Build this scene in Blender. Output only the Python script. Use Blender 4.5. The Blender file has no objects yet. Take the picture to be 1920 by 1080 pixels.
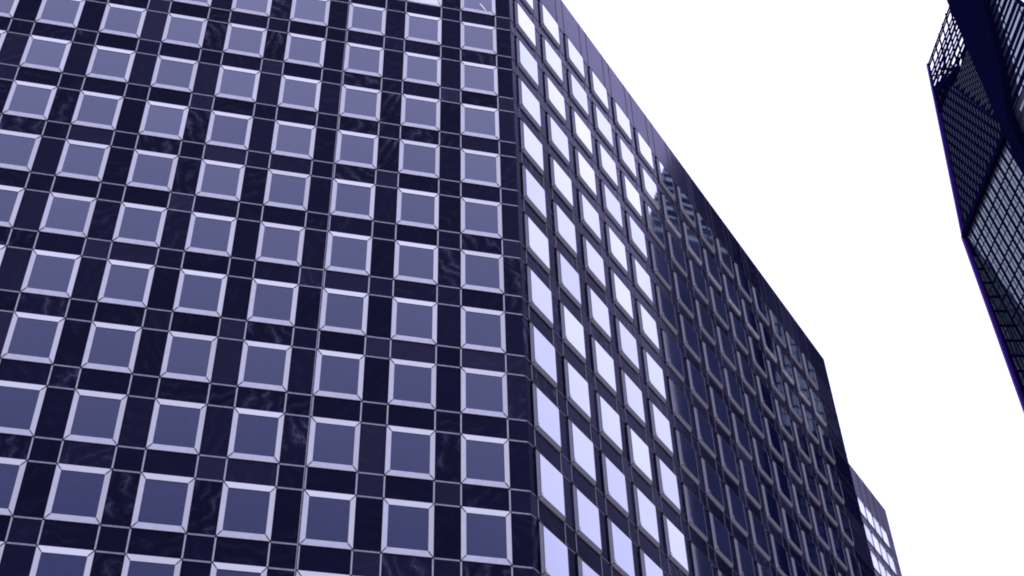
import bpy, math, random
from mathutils import Vector, Matrix

random.seed(11)
S = 3.0                      # metres per window bay
EYE = 1.6                    # camera height above the street
Z0 = 9.388 * S + EYE         # height of the sill line of window row 0
sc = bpy.context.scene
col = sc.collection

# ------------------------------------------------------------------ camera
YAW, PITCH, ROLL, FPX = 0.24568, 0.76042, -0.03606, 2594.1
CAM = Vector((-3.7776 * S, -14.4869 * S, EYE))
fw = Vector((math.sin(YAW) * math.cos(PITCH), math.cos(YAW) * math.cos(PITCH), math.sin(PITCH)))
rt = Vector((math.cos(YAW), -math.sin(YAW), 0))
up = rt.cross(fw)
rt, up = (rt * math.cos(ROLL) + up * math.sin(ROLL), up * math.cos(ROLL) - rt * math.sin(ROLL))
cd = bpy.data.cameras.new('camera')
cam = bpy.data.objects.new('camera', cd)
col.objects.link(cam)
m = Matrix((rt, up, -fw)).transposed().to_4x4()
m.translation = CAM
cam.matrix_world = m
cd.sensor_width = 36.0
cd.lens = FPX / 1920 * 36.0
cd.clip_start = 0.5
cd.clip_end = 6000
sc.camera = cam

# ------------------------------------------------------------------ sky and light (bright overcast)
SUN_EL, SUN_AZ = math.radians(66), math.radians(122)
w = bpy.data.worlds.new('World')
sc.world = w
w.use_nodes = True
nt = w.node_tree
nt.nodes.clear()
N = nt.nodes.new
out = N('ShaderNodeOutputWorld')
bg = N('ShaderNodeBackground')
sky = N('ShaderNodeTexSky')
sky.sky_type = 'NISHITA'
sky.sun_disc = False
sky.sun_elevation = SUN_EL
sky.sun_rotation = SUN_AZ
sky.dust_density = 6.0
sky.air_density = 1.0
tc = N('ShaderNodeTexCoord')
sep = N('ShaderNodeSeparateXYZ')
nt.links.new(tc.outputs['Generated'], sep.inputs[0])
mr = N('ShaderNodeMapRange')          # overcast sky: a little brighter overhead, the same all round
mr.inputs['From Min'].default_value = 0.0
mr.inputs['From Max'].default_value = 1.0
mr.inputs['To Min'].default_value = 9.4
mr.inputs['To Max'].default_value = 15.0
nt.links.new(sep.outputs['Z'], mr.inputs['Value'])
cl = N('ShaderNodeVectorMath')
cl.operation = 'SCALE'
cl.inputs[0].default_value = (1.0, 0.985, 1.46)
nt.links.new(mr.outputs[0], cl.inputs['Scale'])
mx = N('ShaderNodeMix')
mx.data_type = 'RGBA'
mx.inputs['Factor'].default_value = 0.92
nt.links.new(sky.outputs[0], mx.inputs[6])
nt.links.new(cl.outputs[0], mx.inputs[7])
nt.links.new(mx.outputs[2], bg.inputs['Color'])
bg.inputs['Strength'].default_value = 0.1
nt.links.new(bg.outputs[0], out.inputs[0])

sd = bpy.data.lights.new('sun', 'SUN')
sd.energy = 0.6
sd.angle = math.radians(25)
sd.color = (1.0, 0.97, 0.95)
sun = bpy.data.objects.new('sun', sd)
col.objects.link(sun)
sun_dir = Vector((math.sin(SUN_AZ) * math.cos(SUN_EL), math.cos(SUN_AZ) * math.cos(SUN_EL), math.sin(SUN_EL)))
sun.rotation_euler = sun_dir.to_track_quat('Z', 'Y').to_euler()

sc.view_settings.view_transform = 'Standard'
sc.view_settings.look = 'None'
sc.view_settings.exposure = 0.0
sc.view_settings.gamma = 1.0
sc.view_settings.use_curve_mapping = False
sc.render.engine = 'CYCLES'
sc.cycles.max_bounces = 6
sc.cycles.use_denoising = True
sc.cycles.filter_width = 1.9


# ------------------------------------------------------------------ materials
def mat(name):
    m = bpy.data.materials.new(name)
    m.use_nodes = True
    t = m.node_tree
    return m, t, t.nodes['Principled BSDF']


def link(t, a, b):
    t.links.new(a, b)


def mathn(t, op, a, b=None, c=None):
    n = t.nodes.new('ShaderNodeMath')
    n.operation = op
    for i, v in enumerate((a, b, c)):
        if v is None:
            continue
        if isinstance(v, (int, float)):
            n.inputs[i].default_value = v
        else:
            t.links.new(v, n.inputs[i])
    return n.outputs[0]


def ramp(t, fac, stops):
    n = t.nodes.new('ShaderNodeValToRGB')
    e = n.color_ramp.elements
    while len(e) < len(stops):
        e.new(0.5)
    for el, (p, c) in zip(e, stops):
        el.position = p
        el.color = c if len(c) == 4 else (*c, 1)
    t.links.new(fac, n.inputs[0])
    return n.outputs[0]


def stone_material():
    """black polished marble, wavy pale veins that differ from slab to slab"""
    m, t, b = mat('black_marble')
    oi = t.nodes.new('ShaderNodeObjectInfo')
    tcn = t.nodes.new('ShaderNodeTexCoord')
    off = t.nodes.new('ShaderNodeVectorMath')
    off.operation = 'SCALE'
    off.inputs[0].default_value = (37.0, 61.0, 83.0)
    link(t, oi.outputs['Random'], off.inputs['Scale'])
    add = t.nodes.new('ShaderNodeVectorMath')
    add.operation = 'ADD'
    link(t, tcn.outputs['Object'], add.inputs[0])
    link(t, off.outputs[0], add.inputs[1])
    # random turn of the vein direction
    rotn = t.nodes.new('ShaderNodeVectorRotate')
    rotn.rotation_type = 'Y_AXIS'
    link(t, tcn.outputs['Object'], rotn.inputs['Vector'])
    link(t, mathn(t, 'MULTIPLY', oi.outputs['Random'], 47.0), rotn.inputs['Angle'])
    n1 = t.nodes.new('ShaderNodeTexNoise')
    n1.inputs['Scale'].default_value = 1.1
    n1.inputs['Detail'].default_value = 3.0
    link(t, add.outputs[0], n1.inputs['Vector'])
    wv = t.nodes.new('ShaderNodeTexWave')
    wv.bands_direction = 'X'
    wv.inputs['Scale'].default_value = 0.5
    wv.inputs['Distortion'].default_value = 14.0
    wv.inputs['Detail'].default_value = 5.0
    wv.inputs['Detail Scale'].default_value = 0.9
    wv.inputs['Detail Roughness'].default_value = 0.62
    av = t.nodes.new('ShaderNodeVectorMath')
    av.operation = 'ADD'
    link(t, rotn.outputs[0], av.inputs[0])
    link(t, off.outputs[0], av.inputs[1])
    link(t, av.outputs[0], wv.inputs['Vector'])
    veins = ramp(t, wv.outputs['Fac'], [(0.0, (0, 0, 0)), (0.4, (0.1,) * 3), (0.55, (0.45,) * 3), (0.62, (0.12,) * 3), (0.84, (0.3,) * 3), (1.0, (1, 1, 1))])
    patch = ramp(t, n1.outputs['Fac'], [(0.36, (0, 0, 0)), (0.66, (1, 1, 1))])
    r2 = mathn(t, 'FRACT', mathn(t, 'MULTIPLY', oi.outputs['Random'], 7.31))
    strength = ramp(t, r2, [(0.0, (0.04,) * 3), (0.6, (0.12,) * 3), (0.84, (0.3,) * 3), (0.92, (0.85,) * 3), (1.0, (1.0,) * 3)])
    fac = mathn(t, 'MULTIPLY', mathn(t, 'MULTIPLY', veins, patch), strength)
    r3 = mathn(t, 'FRACT', mathn(t, 'MULTIPLY', oi.outputs['Random'], 23.7))
    base = ramp(t, r3, [(0.0, (0.0024, 0.0026, 0.015)), (0.55, (0.004, 0.0042, 0.020)), (0.8, (0.0075, 0.008, 0.027)), (1.0, (0.020, 0.019, 0.044))])
    mixn = t.nodes.new('ShaderNodeMix')
    mixn.data_type = 'RGBA'
    link(t, fac, mixn.inputs['Factor'])
    link(t, base, mixn.inputs[6])
    mixn.inputs[7].default_value = (0.062, 0.066, 0.112, 1)
    # polished face: sheen grows towards grazing view
    o = t.nodes['Material Output']
    t.nodes.remove(b)
    lw = t.nodes.new('ShaderNodeLayerWeight')
    lw.inputs['Blend'].default_value = 0.5
    sheen = ramp(t, lw.outputs['Facing'], [(p, (v, v, v)) for p, v in ((0.1, 0.003), (0.4, 0.006), (0.52, 0.008), (0.6, 0.013), (0.68, 0.04), (0.745, 0.18), (0.77, 0.17), (0.8, 0.09), (0.9, 0.3), (1.0, 0.9))])
    dif = t.nodes.new('ShaderNodeBsdfDiffuse')
    link(t, mixn.outputs[2], dif.inputs['Color'])
    gl = t.nodes.new('ShaderNodeBsdfGlossy')
    gl.inputs['Roughness'].default_value = 0.10
    gl.inputs['Color'].default_value = (0.80, 0.76, 1.0, 1)
    ms = t.nodes.new('ShaderNodeMixShader')
    link(t, sheen, ms.inputs[0])
    link(t, dif.outputs[0], ms.inputs[1])
    link(t, gl.outputs[0], ms.inputs[2])
    link(t, ms.outputs[0], o.inputs[0])
    return m


def metal_material(name, colr, rough, scale=9.0, spread=0.12, metallic=1.0):
    m, t, b = mat(name)
    oi = t.nodes.new('ShaderNodeObjectInfo')
    tcn = t.nodes.new('ShaderNodeTexCoord')
    n1 = t.nodes.new('ShaderNodeTexNoise')
    n1.inputs['Scale'].default_value = scale
    n1.inputs['Detail'].default_value = 4.0
    av = t.nodes.new('ShaderNodeVectorMath')
    av.operation = 'ADD'
    link(t, tcn.outputs['Object'], av.inputs[0])
    link(t, oi.outputs['Location'], av.inputs[1])
    link(t, av.outputs[0], n1.inputs['Vector'])
    lo = tuple(c * (1 - spread) for c in colr)
    hi = tuple(min(1, c * (1 + spread)) for c in colr)
    link(t, ramp(t, n1.outputs['Fac'], [(0.3, lo), (0.7, hi)]), b.inputs['Base Color'])
    b.inputs['Metallic'].default_value = metallic
    if metallic > 0:
        b.inputs['Specular Tint'].default_value = (*[c * 0.85 for c in colr], 1)
    b.inputs['Roughness'].default_value = rough
    return m


def glass_material(name, stops, deep, wav=0.012, tint=(0.93, 0.95, 1.0), rough=0.03):
    """coated pane: reflectance rises with the angle of view, dark room behind"""
    m, t, b = mat(name)
    o = t.nodes['Material Output']
    t.nodes.remove(b)
    lw = t.nodes.new('ShaderNodeLayerWeight')
    lw.inputs['Blend'].default_value = 0.5
    oi = t.nodes.new('ShaderNodeObjectInfo')
    tcn = t.nodes.new('ShaderNodeTexCoord')
    av = t.nodes.new('ShaderNodeVectorMath')
    av.operation = 'ADD'
    link(t, tcn.outputs['Object'], av.inputs[0])
    link(t, oi.outputs['Location'], av.inputs[1])
    n1 = t.nodes.new('ShaderNodeTexNoise')
    n1.inputs['Scale'].default_value = 0.9
    n1.inputs['Detail'].default_value = 2.0
    link(t, av.outputs[0], n1.inputs['Vector'])
    bump = t.nodes.new('ShaderNodeBump')
    bump.inputs['Strength'].default_value = 0.25
    bump.inputs['Distance'].default_value = wav
    link(t, n1.outputs['Fac'], bump.inputs['Height'])
    fac = ramp(t, lw.outputs['Facing'], [(p, (v, v, v)) for p, v in stops])
    fac = mathn(t, 'MULTIPLY', fac, mathn(t, 'MULTIPLY_ADD', oi.outputs['Random'], 0.2, 0.9))
    # faint dust film
    n2 = t.nodes.new('ShaderNodeTexNoise')
    n2.inputs['Scale'].default_value = 14.0
    n2.inputs['Detail'].default_value = 5.0
    link(t, av.outputs[0], n2.inputs['Vector'])
    d0 = tuple(c * 0.8 for c in deep)
    d1 = tuple(c * 1.25 for c in deep)
    dif = t.nodes.new('ShaderNodeBsdfDiffuse')
    link(t, ramp(t, n2.outputs['Fac'], [(0.3, d0), (0.7, d1)]), dif.inputs['Color'])
    gl = t.nodes.new('ShaderNodeBsdfGlossy')
    gl.inputs['Roughness'].default_value = rough
    gl.inputs['Color'].default_value = (*tint, 1)
    link(t, bump.outputs[0], gl.inputs['Normal'])
    ms = t.nodes.new('ShaderNodeMixShader')
    link(t, fac, ms.inputs[0])
    link(t, dif.outputs[0], ms.inputs[1])
    link(t, gl.outputs[0], ms.inputs[2])
    link(t, ms.outputs[0], o.inputs[0])
    return m


def plain_material(name, colr, rough=0.7, scale=1.5, spread=0.25, spec=0.5):
    m = metal_material(name, colr, rough, scale, spread, 0.0)
    m.node_tree.nodes['Principled BSDF'].inputs['Specular IOR Level'].default_value = spec
    return m


M_STONE = stone_material()
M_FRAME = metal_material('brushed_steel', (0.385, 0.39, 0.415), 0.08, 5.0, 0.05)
M_FSIDE = glass_material('lit_steel_rail', [(0.1, 0.37), (0.45, 0.40), (0.55, 0.52), (0.62, 0.72), (0.8, 0.9), (1.0, 1.0)], (0.02, 0.02, 0.025), 0.001, (1.0, 1.0, 1.0), 0.06)  # right rails: brightness of their lit side put into the reflectance
M_FLEFT = metal_material('shaded_steel_jamb', (0.135, 0.135, 0.15), 0.2, 5.0, 0.06, 1.0)  # left rails: shade of that side put into a darker steel
M_FBOTD = metal_material('slant_shaded_steel_sill', (0.29, 0.285, 0.30), 0.5, 5.0, 0.06, 0.3)  # lower rails of the slanted face: shade put into the steel colour
M_FHEAD = glass_material('lit_steel_head', [(0.1, 0.46), (0.45, 0.50), (0.55, 0.62), (0.62, 0.8), (0.8, 0.95), (1.0, 1.0)], (0.02, 0.02, 0.025), 0.001, (1.0, 1.0, 1.0), 0.2)  # top rails: light from overhead put in as higher reflectance
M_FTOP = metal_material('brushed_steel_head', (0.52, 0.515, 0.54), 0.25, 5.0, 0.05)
M_FBOT = metal_material('shaded_steel_sill', (0.395, 0.395, 0.43), 0.36, 5.0, 0.06, 0.9)  # lower rails of the left face: duller steel stands for their shade
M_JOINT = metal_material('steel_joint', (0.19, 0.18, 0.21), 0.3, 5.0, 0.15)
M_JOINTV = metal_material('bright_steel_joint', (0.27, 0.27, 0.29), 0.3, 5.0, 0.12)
M_DARK = plain_material('dark_gasket', (0.02, 0.018, 0.03), 0.6)
M_GLASS = glass_material('window_glass', [(0.10, 0.03), (0.17, 0.04), (0.30, 0.09), (0.43, 0.145), (0.52, 0.33), (0.60, 0.56), (0.75, 0.82), (1.0, 1.0)], (0.012, 0.018, 0.075), 0.002, (0.85, 0.885, 1.0))
M_HILITE = plain_material('white_highlight', (0.8, 0.8, 0.82), 0.8)  # sky highlight painted white on one window, and a streak next to it
M_SILL = plain_material('sill_sky_glint', (0.42, 0.42, 0.40), 0.5)  # reflected brightness painted onto part of one sill row
M_TDARK = plain_material('tower_dark_cladding', (0.0028, 0.0028, 0.020), 0.8, 1.5, 0.25, 0.0)
M_TMID = plain_material('tower_grey_blue_cladding', (0.017, 0.02, 0.045), 0.6, 0.12, 0.6, 0.1)
M_TBAR = plain_material('tower_dark_steel', (0.003, 0.002, 0.022), 0.8, 1.5, 0.25, 0.0)
M_TGLASS = glass_material('tower_glass', [(0.0, 0.08), (0.3, 0.11), (0.6, 0.22), (0.75, 0.32), (1.0, 1.0)], (0.03, 0.04, 0.055), 0.02, (0.82, 0.96, 0.96))
M_TSLIT = glass_material('tower_slit_glass', [(0.0, 0.012), (0.5, 0.015), (0.75, 0.04), (1.0, 1.0)], (0.018, 0.026, 0.03), 0.02, (0.8, 1.0, 0.8))
M_VIOLET = plain_material('violet_fringe_trim', (0.04, 0.006, 0.18), 0.6, 1.5, 0.1, 0.1)  # lens colour fringing put into the colour of the edge trims
M_ASPH = plain_material('pale_paving', (0.30, 0.29, 0.28), 0.85, 0.6)
M_PAVE = plain_material('paving', (0.22, 0.21, 0.2), 0.8, 0.8)


# ------------------------------------------------------------------ mesh helpers
class MB:
    def __init__(self):
        self.v, self.f, self.mi = [], [], []

    def quad(self, pts, mi=0):
        k = len(self.v)
        self.v += [tuple(p) for p in pts]
        self.f.append(tuple(range(k, k + len(pts))))
        self.mi.append(mi)

    def box(self, x0, x1, y0, y1, z0, z1, mi=0):
        k = len(self.v)
        self.v += [(x, y, z) for z in (z0, z1) for y in (y0, y1) for x in (x0, x1)]
        for f in ((0, 2, 3, 1), (4, 5, 7, 6), (0, 1, 5, 4), (2, 6, 7, 3), (0, 4, 6, 2), (1, 3, 7, 5)):
            self.f.append(tuple(k + i for i in f))
            self.mi.append(mi)

    def prism(self, front, back, mi=0):
        """closed solid between two polygons with the same number of corners"""
        k, n = len(self.v), len(front)
        self.v += [tuple(p) for p in front] + [tuple(p) for p in back]
        self.f.append(tuple(range(k, k + n)))
        self.f.append(tuple(range(k + 2 * n - 1, k + n - 1, -1)))
        self.mi += [mi, mi]
        for i in range(n):
            j = (i + 1) % n
            self.f.append((k + j, k + i, k + n + i, k + n + j))
            self.mi.append(mi)

    def bar(self, a, b, wd, side, out, th, mi=0):
        """flat bar from a to b: wd wide along side, th thick along out"""
        s = side.normalized() * wd / 2
        o = out.normalized() * th
        self.prism([a - s + o, b - s + o, b + s + o, a + s + o], [a - s, b - s, b + s, a + s], mi)

    def mesh(self, name, mats):
        me = bpy.data.meshes.new(name)
        me.from_pydata(self.v, [], self.f)
        for mm in (mats if isinstance(mats, (list, tuple)) else [mats]):
            me.materials.append(mm)
        me.polygons.foreach_set('material_index', self.mi)
        import bmesh
        bm = bmesh.new()
        bm.from_mesh(me)
        bmesh.ops.recalc_face_normals(bm, faces=bm.faces)
        bm.to_mesh(me)
        bm.free()
        me.update()
        return me


def put(name, me, parent=None, loc=(0, 0, 0), rz=0.0):
    o = bpy.data.objects.new(name, me)
    col.objects.link(o)
    if parent:
        o.parent = parent
    o.location = loc
    o.rotation_euler = (0, 0, rz)
    return o


def tag(o, label=None, cat=None, group=None, kind=None):
    for k, v in (('label', label), ('category', cat), ('group', group), ('kind', kind)):
        if v:
            o[k] = v
    return o


def pix(p):
    d = Vector(p) - CAM
    z = d.dot(fw)
    if z <= 0:
        return (-9e9, -9e9)
    return (960 + FPX * d.dot(rt) / z, 540 - FPX * d.dot(up) / z)


def in_view(p, mx=170, my=170):
    x, y = pix(p)
    return -mx < x < 1920 + mx and -my < y < 1080 + my


# ------------------------------------------------------------------ ground
gm = MB()
gm.quad([(-3000, -3000, 0), (3000, -3000, 0), (3000, 3000, 0), (-3000, 3000, 0)])
tag(put('street', gm.mesh('street', M_ASPH)), kind='structure')


# ------------------------------------------------------------------ clad facades
def window_mesh(wd, ht, sl, st, sb, sr=None, proud=0.0, studs=True):
    """bevelled metal surround with mitred corners; origin at its lower left corner on the stone face"""
    b = MB()
    yo, yi, yg = (0.012 if proud else 0.018) * S, 0.0205 * S + proud, 0.014 * S + proud
    g = 0.0035 * S
    sr = sr or sl
    O = [(0, 0), (wd, 0), (wd, ht), (0, ht)]
    I = [(sl, sb), (wd - sr, sb), (wd - sr, ht - st), (sl, ht - st)]
    for k in range(4):
        a, c = O[k], O[(k + 1) % 4]
        ia, ic = I[k], I[(k + 1) % 4]
        # shrink each rail a little at the mitres
        L = math.hypot(c[0] - a[0], c[1] - a[1])
        dx, dz = (c[0] - a[0]) / L * g, (c[1] - a[1]) / L * g
        a, c = (a[0] + dx, a[1] + dz), (c[0] - dx, c[1] - dz)
        ia, ic = (ia[0] + dx, ia[1] + dz), (ic[0] - dx, ic[1] - dz)
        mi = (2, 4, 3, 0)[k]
        fr = [(a[0], -yo, a[1]), (c[0], -yo, c[1]), (ic[0], -yi, ic[1]), (ia[0], -yi, ia[1])]
        bk = [(a[0], 0.03 * S, a[1]), (c[0], 0.03 * S, c[1]), (ic[0], 0.03 * S, ic[1]), (ia[0], 0.03 * S, ia[1])]
        b.prism(fr, bk, mi)
    # mitre clips: short dark bars lying over the corner joints
    for k in range(4):
        a, i = Vector((O[k][0], -yo - 0.004, O[k][1])), Vector((I[k][0], -yi - 0.004, I[k][1]))
        d = i - a
        s = Vector((-d.z, 0, d.x))
        b.bar(a - d * 0.06, a + d * 0.95, 0.011 * S, s, Vector((0, -1, 0)), 0.012, 1)
    # little hooked lugs on the upper corners, dark brackets that stand proud
    for x, sg in ((0.0, 1), (wd, -1)):
        e = 1.0 if studs else 0.5
        pr_ = [(x - sg * .05 * e, ht + .10 * e), (x + sg * .10 * e, ht - .03 * e), (x + sg * .075 * e, ht - .075 * e), (x - sg * .075 * e, ht + .06 * e)]
        b.prism([(a, -.09 if studs else -.07, c) for a, c in pr_], [(a, .02, c) for a, c in pr_], 1)
    # latch studs by the lower left of the pane
    for a, c in ((.06, .10), (.10, .17), (.15, .07)) if studs else ():
        b.box(sl + a, sl + a + .03, -yg - .02, -yg + .01, sb + c, sb + c + .03, 3)
    p = MB()
    p.box(I[0][0] - .02, I[1][0] + .02, -yg, 0.02 * S, I[0][1] - .02, I[3][1] + .02)
    # thin dark gasket line round the pane
    gk = 0.003 * S
    x0, x1, z0, z1 = I[0][0], I[1][0], I[0][1], I[3][1]
    for q in ((x0, x1, z0, z0 + gk), (x0, x1, z1 - gk, z1), (x0, x0 + gk, z0 + gk, z1 - gk), (x1 - gk, x1, z0 + gk, z1 - gk)):
        b.box(q[0], q[1], -yg - .012, -yg + .004, q[2], q[3], 1)
    return b, p


def panel_mesh(name, wd, ht):
    """stone slab with a small chamfer; origin at its lower left corner on the stone face"""
    g, c = 0.003 * S, 0.004 * S
    b = MB()
    x0, x1, z0, z1 = g, wd - g, g, ht - g
    f = [(x0 + c, 0, z0 + c), (x1 - c, 0, z0 + c), (x1 - c, 0, z1 - c), (x0 + c, 0, z1 - c)]
    r = [(x0, c, z0), (x1, c, z0), (x1, c, z1), (x0, c, z1)]
    k = [(x0, .03 * S, z0), (x1, .03 * S, z0), (x1, .03 * S, z1), (x0, .03 * S, z1)]
    b.quad(f)
    for i in range(4):
        j = (i + 1) % 4
        b.quad([f[j], f[i], r[i], r[j]])
        b.quad([r[j], r[i], k[i], k[j]])
    return b.mesh(name, M_STONE)


H = 1.1654 * S
WW, WH = 0.6507 * S, 0.803 * S
TOP = Z0 + 14.86 * S
ROWTOP = 11
SIDE = math.radians(45)


def facade(root, org, rz, bay, off, cols, rows, ww, wh, hh, zrow0, ztop, strips, margin_a, margin_b, length, highlight=None, sill=None, lightjoint=None):
    """one clad face: windows, slabs and joint strips; x runs along the face, -y out of it"""
    R = Matrix.Rotation(rz, 4, 'Z')
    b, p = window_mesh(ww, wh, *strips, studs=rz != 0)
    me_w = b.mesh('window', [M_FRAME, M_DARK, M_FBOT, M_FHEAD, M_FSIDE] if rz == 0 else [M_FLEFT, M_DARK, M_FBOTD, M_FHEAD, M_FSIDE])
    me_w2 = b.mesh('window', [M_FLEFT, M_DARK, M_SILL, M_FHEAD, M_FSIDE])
    me_w3 = b.mesh('window', [M_FRAME, M_DARK, M_HILITE, M_FHEAD, M_FSIDE])
    me_p = p.mesh('pane', M_GLASS)
    me_pb = p.mesh('pane', M_HILITE)
    pier = bay - ww
    spd = hh - wh
    mp = panel_mesh('pier_panel', pier, wh)
    ms = panel_mesh('spandrel_panel', ww, spd)
    mn = panel_mesh('square_panel', pier, spd)
    J = MB()
    jw, jp = 0.0115 * S, 0.007 * S
    JV = MB()

    def place(name, me, x, z, parent=root):
        v = R @ Vector((x, 0, 0))
        return put(name, me, parent, (org[0] + v.x, org[1] + v.y, z), rz)

    def world(x, z):
        v = R @ Vector((x, 0, 0))
        return (org[0] + v.x, org[1] + v.y, z)

    c0, c1 = cols
    for c in range(c0, c1 + 1):
        x = off + c * bay
        for r in range(rows[0], rows[1] + 1):
            z = zrow0 + r * hh
            vis = in_view(world(x + ww / 2, z + wh / 2))
            if not vis:
                continue
            wob = place('window', me_w3 if highlight and highlight(c, r) else me_w2 if sill and sill(c, r) else me_w, x, z)
            po = put('pane', me_pb if highlight and highlight(c, r) else me_p, wob)
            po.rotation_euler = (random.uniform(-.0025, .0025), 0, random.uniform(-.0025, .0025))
            if highlight and highlight(c, r):
                po['label'] = 'window with a white sky highlight painted on the pane'
            if highlight and highlight(c + -1, r):
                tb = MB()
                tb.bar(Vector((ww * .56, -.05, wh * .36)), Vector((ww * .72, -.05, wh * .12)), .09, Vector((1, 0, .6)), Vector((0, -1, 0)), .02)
                put('white_strip', tb.mesh('white_strip', M_HILITE), wob)
            if r < rows[1]:
                place('spandrel_panel', ms, x, z + wh)
                JV.box(x - jw * .6, x + jw * 1.1, -jp, .02, z + wh + .02, z + hh - .02)
                JV.box(x + ww - jw * 1.1, x + ww + jw * .6, -jp, .02, z + wh + .02, z + hh - .02)
            # slabs to the right of the window
            if c < c1:
                place('pier_panel', mp, x + ww, z)
                if r < rows[1]:
                    place('square_panel', mn, x + ww, z + wh)
                xa, xb = x + ww + jw, x + bay - jw
            else:
                xa, xb = x + ww + jw, length - .02
                if margin_b:
                    place('corner_panel', margin_b[0], x + ww, z)
                    if r < rows[1]:
                        place('corner_panel', margin_b[1], x + ww, z + wh)
            J.box(xa, xb, -jp + .004, .02, z - jw, z + jw)
            J.box(xa, xb, -jp + .004, .02, z + wh - jw, z + wh + jw)
            if c == c0 and margin_a:
                place('corner_panel', margin_a[0], 0, z)
                if r < rows[1]:
                    place('corner_panel', margin_a[1], 0, z + wh)
                J.box(0.0, x - jw, -jp + .004, .02, z - jw, z + jw)
                J.box(0.0, x - jw, -jp + .004, .02, z + wh - jw, z + wh + jw)
            if lightjoint is not None and c == lightjoint:
                J.box(x - .075, x - .045, -jp - .01, .02, z - .01, z + hh - .01)
                J.box(x - .02, x + .004, -jp - .012, .02, z - .01, z + hh - .01)
    # parapet slabs above the top row
    zp = zrow0 + rows[1] * hh + wh
    mps = [panel_mesh('parapet_panel', ww, ztop - zp), panel_mesh('parapet_panel', pier, ztop - zp)]
    for c in range(c0, c1 + 1):
        x = off + c * bay
        if not in_view(world(x, zp), 400, 400):
            continue
        place('parapet_panel', mps[0], x, zp)
        J.box(x - jw * .7, x + jw * .7, -jp * .6, .02, zp + .02, ztop - .02)
        J.box(x + ww - jw * .7, x + ww + jw * .7, -jp * .6, .02, zp + .02, ztop - .02)
        if c < c1:
            place('parapet_panel', mps[1], x + ww, zp)
        elif length - x - ww > .1:
            place('parapet_panel', panel_mesh('parapet_panel', length - x - ww, ztop - zp), x + ww, zp)
        if c == c0 and margin_a:
            place('parapet_panel', panel_mesh('parapet_panel', x, ztop - zp), 0, zp)
    jo = put('joint_strips', J.mesh('joint_strips', M_JOINT), root, (org[0], org[1], 0), rz)
    tag(jo, 'thin grey metal joint lines between the stone slabs', kind='stuff')
    jv = put('upright_joint_strips', JV.mesh('upright_joint_strips', M_JOINTV), root, (org[0], org[1], 0), rz)
    tag(jv, 'short upright metal strips between one window and the next above', kind='stuff')


def wall_body(root, pts, ztop, name='wall'):
    b = MB()
    b.prism([(x, y, ztop) for x, y in pts], [(x, y, 0.0) for x, y in pts])
    return put(name, b.mesh(name, M_STONE), root)


def empty(name, loc, label, cat, group=None):
    o = bpy.data.objects.new(name, None)
    o.empty_display_size = 2
    col.objects.link(o)
    o.location = loc
    return tag(o, label, cat, group)


s2 = math.sqrt(0.5)
U2 = Vector((s2, s2))          # along the slanted face
N2 = Vector((s2, -s2))         # out of the slanted face


def uv(U, Nn):
    p = (U2 * U + N2 * Nn) * S
    return (p.x, p.y)


office = empty('office_building', (0, 0, 0), 'large office building clad in black marble with square metal framed windows', 'building')
LB = 16.05
ins = 0.028
wall_body(office, [(-15 * S, ins * S), (-ins * .4 * S, ins * S), uv(LB - .01, -ins), uv(LB - .01, -9), (-15 * S, 14 * S)], TOP - .05)
XA = -0.9242
AX0 = -13.0
a_off = (XA - AX0) * S
am = [panel_mesh('corner_panel', (0.9242 - .6507) * S, WH), panel_mesh('corner_panel', (0.9242 - .6507) * S, H - WH)]
facade(office, (AX0 * S, 0), 0.0, S, a_off, (-11, 0), (-3, ROWTOP), WW, WH, H, Z0, TOP, (0.066 * S, 0.088 * S, 0.085 * S),
       None, am, -AX0 * S, highlight=lambda c, r: (c, r) == (-1, 10), lightjoint=-2)
BB, BO = 0.9861 * S, 0.1792 * S
bm0 = [panel_mesh('corner_panel', BO, WH), panel_mesh('corner_panel', BO, H - WH)]
WB = 0.70 * S
BE = LB * S - BO - 14 * BB - WB
bm1 = [panel_mesh('corner_panel', BE, WH), panel_mesh('corner_panel', BE, H - WH)]
facade(office, (0, 0), SIDE, BB, BO, (0, 14), (-2, ROWTOP), WB, WH, H, Z0, TOP, (0.032 * S, 0.06 * S, 0.042 * S, 0.045 * S, 0.036 * S),
       bm0, bm1, LB * S, sill=lambda c, r: r == 10 and c >= 5)
# ------------------------------------------------------------------ taller block behind
block = empty('office_block', (*uv(25, -3.5), 0), 'narrow marble clad block with bright windows behind the dark corner', 'building')
bo = Vector((*uv(25, -3.5), 0))
WTOP = Z0 + 21.0 * S
wb = wall_body(block, [tuple(Vector(uv(a, b)) - bo.xy) for a, b in ((24, -3.53), (33.15, -3.53), (33.15, -12), (24, -12))], WTOP - .05)
bw, bh = 0.70 * S, 0.70 * S
wpitch, whh = 0.757 * S, 1.15 * S
we = [panel_mesh('corner_panel', (33.15 - 31.66 - .70) * S, bh), panel_mesh('corner_panel', (33.15 - 31.66 - .70) * S, whh - bh)]
facade(block, (0, 0), SIDE, wpitch, (31.66 - 25) * S, (-4, 0), (-6, 0), bw, bh, whh, Z0 + (19.44 - .66) * S, WTOP,
       (0.028 * S, 0.04 * S, 0.045 * S), None, we, (33.15 - 25) * S)

# ------------------------------------------------------------------ faceted tower across the street
TK = Vector((36.0, 2.4665))
TH = Vector((-0.8145, 0.5802))
TI = Vector((0.5802, 0.8145))       # into the tower
ZK = 35.42


def depth(z):
    return 0.11 * (z - ZK) if z > ZK else 0.137 * (ZK - z)


tw_o = Vector((*uv(36.0, 2.4665), 0))
tower = empty('glass_tower', tw_o, 'tall faceted dark steel and glass tower with open lattice top', 'tower')


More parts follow.
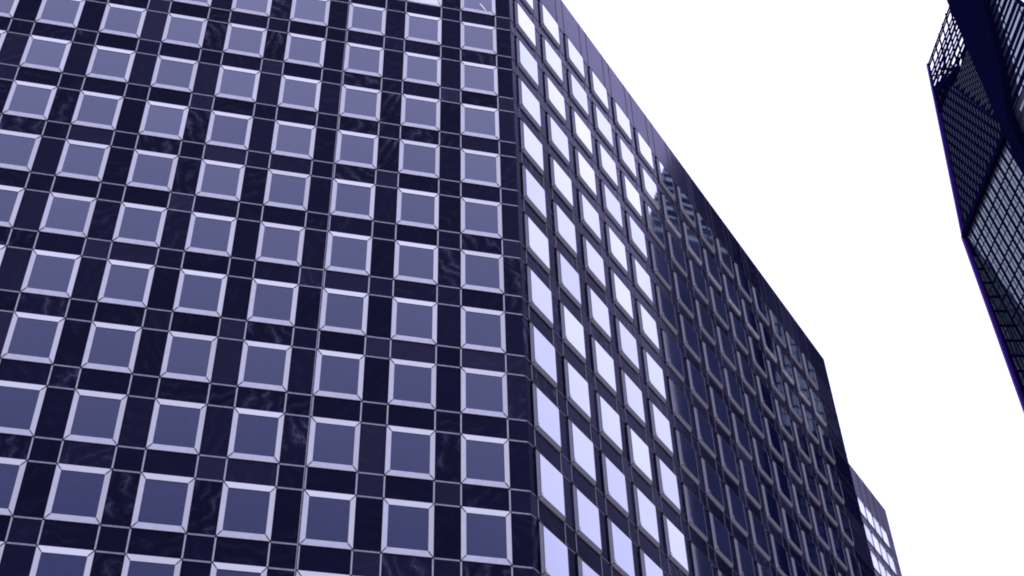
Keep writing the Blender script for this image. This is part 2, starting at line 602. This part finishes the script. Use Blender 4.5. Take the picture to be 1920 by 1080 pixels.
def tp(t, z, d=0.0):
    """point of the tower front: t bays along, z bays above row 0, d bays behind the glass line"""
    q = TK + TH * t + TI * (depth(z) + d)
    x, y = uv(q.x, q.y)
    return Vector((x - tw_o.x, y - tw_o.y, Z0 + z * S))


def slab(name, poly, d0, d1, mt, label=None):
    b = MB()
    b.prism([tp(t, z, d0) for t, z in poly], [tp(t, z, d1) for t, z in poly])
    o = put(name, b.mesh(name, mt), tower)
    if label:
        o['label'] = label
    return o


def clip(poly, a, b, c):
    """part of poly where a*t + b*z >= c"""
    res = []
    for i in range(len(poly)):
        p, q = poly[i], poly[(i + 1) % len(poly)]
        fp, fq = a * p[0] + b * p[1] - c, a * q[0] + b * q[1] - c
        if fp >= 0:
            res.append(p)
        if fp * fq < 0:
            k = fp / (fp - fq)
            res.append((p[0] + (q[0] - p[0]) * k, p[1] + (q[1] - p[1]) * k))
    return res


def cell(poly, t0, t1, z0, z1):
    for args in ((1, 0, t0), (-1, 0, -t1), (0, 1, z0), (0, -1, -z1)):
        poly = clip(poly, *args)
        if len(poly) < 3:
            return None
    return poly


# dark body behind the glass
bb = MB()
out_d = Vector((0.957, 0.29))


def bp(t, z, k):
    q = TK + TH * t + TI * 3.0 + out_d * k
    x, y = uv(q.x, q.y)
    return (x - tw_o.x, y - tw_o.y, z)


prof = [(0.3, 0.0), (8.6, 0.0), (8.6, Z0 + 40 * S), (6.4, Z0 + 44 * S), (0.3, Z0 + 44.0 * S)]
bb.prism([bp(t, z, 0) for t, z in prof], [bp(t, z, 11) for t, z in prof])
put('tower_body', bb.mesh('tower_body', M_TDARK), tower)

# front facets: dark backing slabs
P1 = [(0, ZK), (6.3, ZK), (3.05, 41.6), (1.5, 44.75), (0, 45.7)]
P2 = [(6.3, ZK), (5.6, 42.0), (5.5, 44.6), (3.3, 43.6), (1.5, 44.75), (3.05, 41.6)]
G = [(0, 14), (6.0, 14), (6.0, 31), (6.3, ZK), (0, ZK)]
RU = [(6.3, ZK), (11.35, ZK), (9.5, 40.1), (6.5, 47.5), (5.0, 47.6)]
RL = [(6.0, 14), (9.5, 14), (11.35, ZK), (6.3, ZK)]
for nm, pl in (('upper_facet', P1), ('sloped_facet', P2), ('lower_facet', G), ('right_facet', RU), ('lower_right_facet', RL)):
    slab(nm.replace('right_', '').replace('lower_facet', 'facet'), pl, 0.0, 0.35, M_TMID if pl is RL or pl is G else M_TDARK)

# narrow glass slits of the upper facet (too fine to pick apart)
sl = MB()
k = 0
t = 0.12
while t < 6.2:
    z = ZK + 0.15 + (k * 0.37) % 0.8
    while z < 46:
        q = cell([p for p in P1], t, t + 0.06, z, z + 0.48)
        if q:
            sl.prism([tp(a, b, -.005) for a, b in q], [tp(a, b, 0.02) for a, b in q])
        z += 0.8
    t += 0.235
    k += 1
z = 36.0
k = 0
while z < 44:
    t = (k * 0.17) % 0.46
    while t < 6.3:
        q = [(t, z), (t + .36, z), (t + .36, z + .10), (t, z + .10)]
        # keep slits right of the fold and left of the dark fin
        if all(1.5 + (44.75 - b) / (44.75 - ZK) * 4.8 - .1 < a < 6.3 - (b - ZK) * .165 and b < 43.6 for a, b in q):
            sl.prism([tp(a, b, -.005) for a, b in q], [tp(a, b, 0.02) for a, b in q])
        t += 0.46
    z += 0.27
    k += 1
tag(put('glass_slits', sl.mesh('glass_slits', M_TSLIT), tower), 'rows of narrow pale glass slits', kind='stuff')

# curtain wall below the fold: one pane per cell, dark mullions between
gp = MB()
dt, dz = 0.56, 1.05
for i in range(11):
    for j in range(17):
        t0, z1 = i * dt + .05, ZK - .12 - j * dz
        q = cell(G, t0 + .04, t0 + dt - .10, z1 - dz + .09, z1)
        if not q:
            continue
        x, y = pix(tw_o + tp(*q[0]))
        if x > 2150 or z1 < 26.5:
            continue
        b = MB()
        b.prism([tp(a, c, -.02) for a, c in q], [tp(a, c, 0.05) for a, c in q])
        put('pane', b.mesh('pane', M_TGLASS), tower)
front = tp(0, 20) - tp(0, 20, 1.0)
side = (tp(1, 30) - tp(0, 30)).normalized()
mu = MB()
for i in range(12):
    t0 = i * dt + .03
    for a, ww_ in ((t0, .12), (t0 + .30, .025)):
        if a < 6.2:
            mu.bar(tp(a, 14, -.02), tp(a, ZK, -.02), ww_ * S, side, front, (.03 if ww_ > .05 else .02) * S)
for j in range(17):
    z1 = ZK - .06 - j * dz
    mu.bar(tp(0, z1, -.02), tp(6.0, z1, -.02), .06 * S, Vector((0, 0, 1)), front, .025 * S)
    mu.bar(tp(0, z1 - .45, -.02), tp(6.0, z1 - .45, -.02), .02 * S, Vector((0, 0, 1)), front, .02 * S)
tag(put('mullions', mu.mesh('mullions', M_TBAR), tower), kind='stuff')

# right part: long glass bands, floor by floor
for zone in (RU, RL):
    z = ZK + .1 if zone is RU else ZK - .45
    for j in range(20 if zone is RU else 2):
        for t0, t1 in ((6.9, 8.3), (8.4, 9.8), (9.9, 11.7)):
            zz = z + j * .62 if zone is RU else z - j * .62
            q = cell([p for p in zone], t0, t1, zz, zz + (.26 if j % 2 else .14))
            if q:
                b = MB()
                b.prism([tp(a, c, -.02) for a, c in q], [tp(a, c, 0.05) for a, c in q])
                put('glass_band', b.mesh('glass_band', M_TGLASS), tower)

# broad dark fin
fin = [(5.2, 14), (6.4, 14), (6.5, 32.5), (6.96, 34.6), (7.54, 37.8), (7.55, 42.9), (6.6, 47.6), (4.15, 47.95), (6.3, ZK), (6.05, 33.6)]
fa = [p for p in fin if True]
b = MB()
lo = [(5.2, 14), (6.4, 14), (6.5, 32.5), (6.96, 34.6), (7.12, ZK), (6.3, ZK), (6.05, 33.6)]
hi = [(6.3, ZK), (7.12, ZK), (7.54, 37.8), (7.55, 42.9), (6.6, 47.6), (4.15, 47.95)]
for pl in (lo, hi):
    b.prism([tp(a, c, -.35) for a, c in pl], [tp(a, c, 0.3) for a, c in pl])
put('fin', b.mesh('fin', M_TDARK), tower)

# side fin left of the curtain wall: stands upright while the glass leans back under it
sf = MB()


def sp(z, k, dx=0.0):
    """point on the side fin: k = 0 at its outer upright edge, 1 at the glass"""
    q = TK + TI * (depth(z) * k) - TH * dx
    x, y = uv(q.x, q.y)
    return Vector((x - tw_o.x, y - tw_o.y, Z0 + z * S))


fz = [ZK, 32, 28, 22, 15]
for i in range(4):
    za, zb = fz[i], fz[i + 1]
    sf.prism([sp(za, 0), sp(za, 1.0), sp(zb, 1.0), sp(zb, 0)], [sp(za, 0, .12), sp(za, 1, .12), sp(zb, 1, .12), sp(zb, 0, .12)])
put('side_fin', sf.mesh('side_fin', M_TBAR), tower)
sg = MB()
for i in range(5):
    k0 = .12 + i * .17
    for j in range(22):
        za = ZK - 1.5 - j * .85
        if depth(za) * .17 < .02:
            continue
        sg.prism([sp(za, k0, -.012), sp(za, k0 + .10, -.012), sp(za - .68, k0 + .10, -.012), sp(za - .68, k0, -.012)],
                 [sp(za, k0, .02), sp(za, k0 + .10, .02), sp(za - .68, k0 + .10, .02), sp(za - .68, k0, .02)])
tag(put('fin_glass', sg.mesh('fin_glass', M_TGLASS), tower), kind='stuff')

# edge trims, their violet standing for lens colour fringing
ed = MB()
ed.bar(sp(15, 0, .12), sp(ZK, 0, .12), .14 * S, side, front, .14 * S)
put('edge_trim', ed.mesh('edge_trim', M_VIOLET), tower)['label'] = 'edge trim coloured like violet lens fringing, running up the lower corner'
ed = MB()
ed.bar(tp(-.06, ZK), tp(-.06, 48.2), .12 * S, side, front, .14 * S)
put('edge_trim', ed.mesh('edge_trim', M_VIOLET), tower)['label'] = 'edge trim coloured like violet lens fringing, running up the upper corner'
ed = MB()
ed.bar(tp(0, ZK - .1), tp(6.3, ZK - .1), .3 * S, Vector((0, 0, 1)), front, .16 * S)
put('fold_beam', ed.mesh('fold_beam', M_TDARK), tower)

# open lattice screen at the top
la = MB()


def lat(a, b_, wd, th=.08):
    pa, pb = tp(*a), tp(*b_)
    dirv = (pb - pa).normalized()
    s_ = dirv.cross(front.normalized())
    la.bar(pa, pb, wd * S, s_, front, th * S)


for off_, wd in ((0.0, .03), (.28, .02), (.95, .03), (1.75, .13), (1.3, .05), (2.2, .045), (2.6, .035), (3.0, .14), (3.6, .08), (4.0, .05)):
    lat((0, 48.2 - off_), (4.6, 47.85 - off_ - .02 * off_), wd)
for i in range(8):
    t = .02 + i * .62
    lat((t, 48.2), (t, 43.4 + max(0, 2.4 - t) * .9), (.02, .03)[i % 2])
lat((.0, 46.0), (3.6, 43.9), .09)
lat((.2, 46.9), (2.2, 44.4), .08)
lat((1.0, 44.9), (2.2, 46.45), .09)
lat((.0, 45.7), (1.5, 44.8), .25)
lat((1.5, 44.8), (3.3, 43.7), .2)
put('lattice_screen', la.mesh('lattice_screen', M_TBAR), tower)
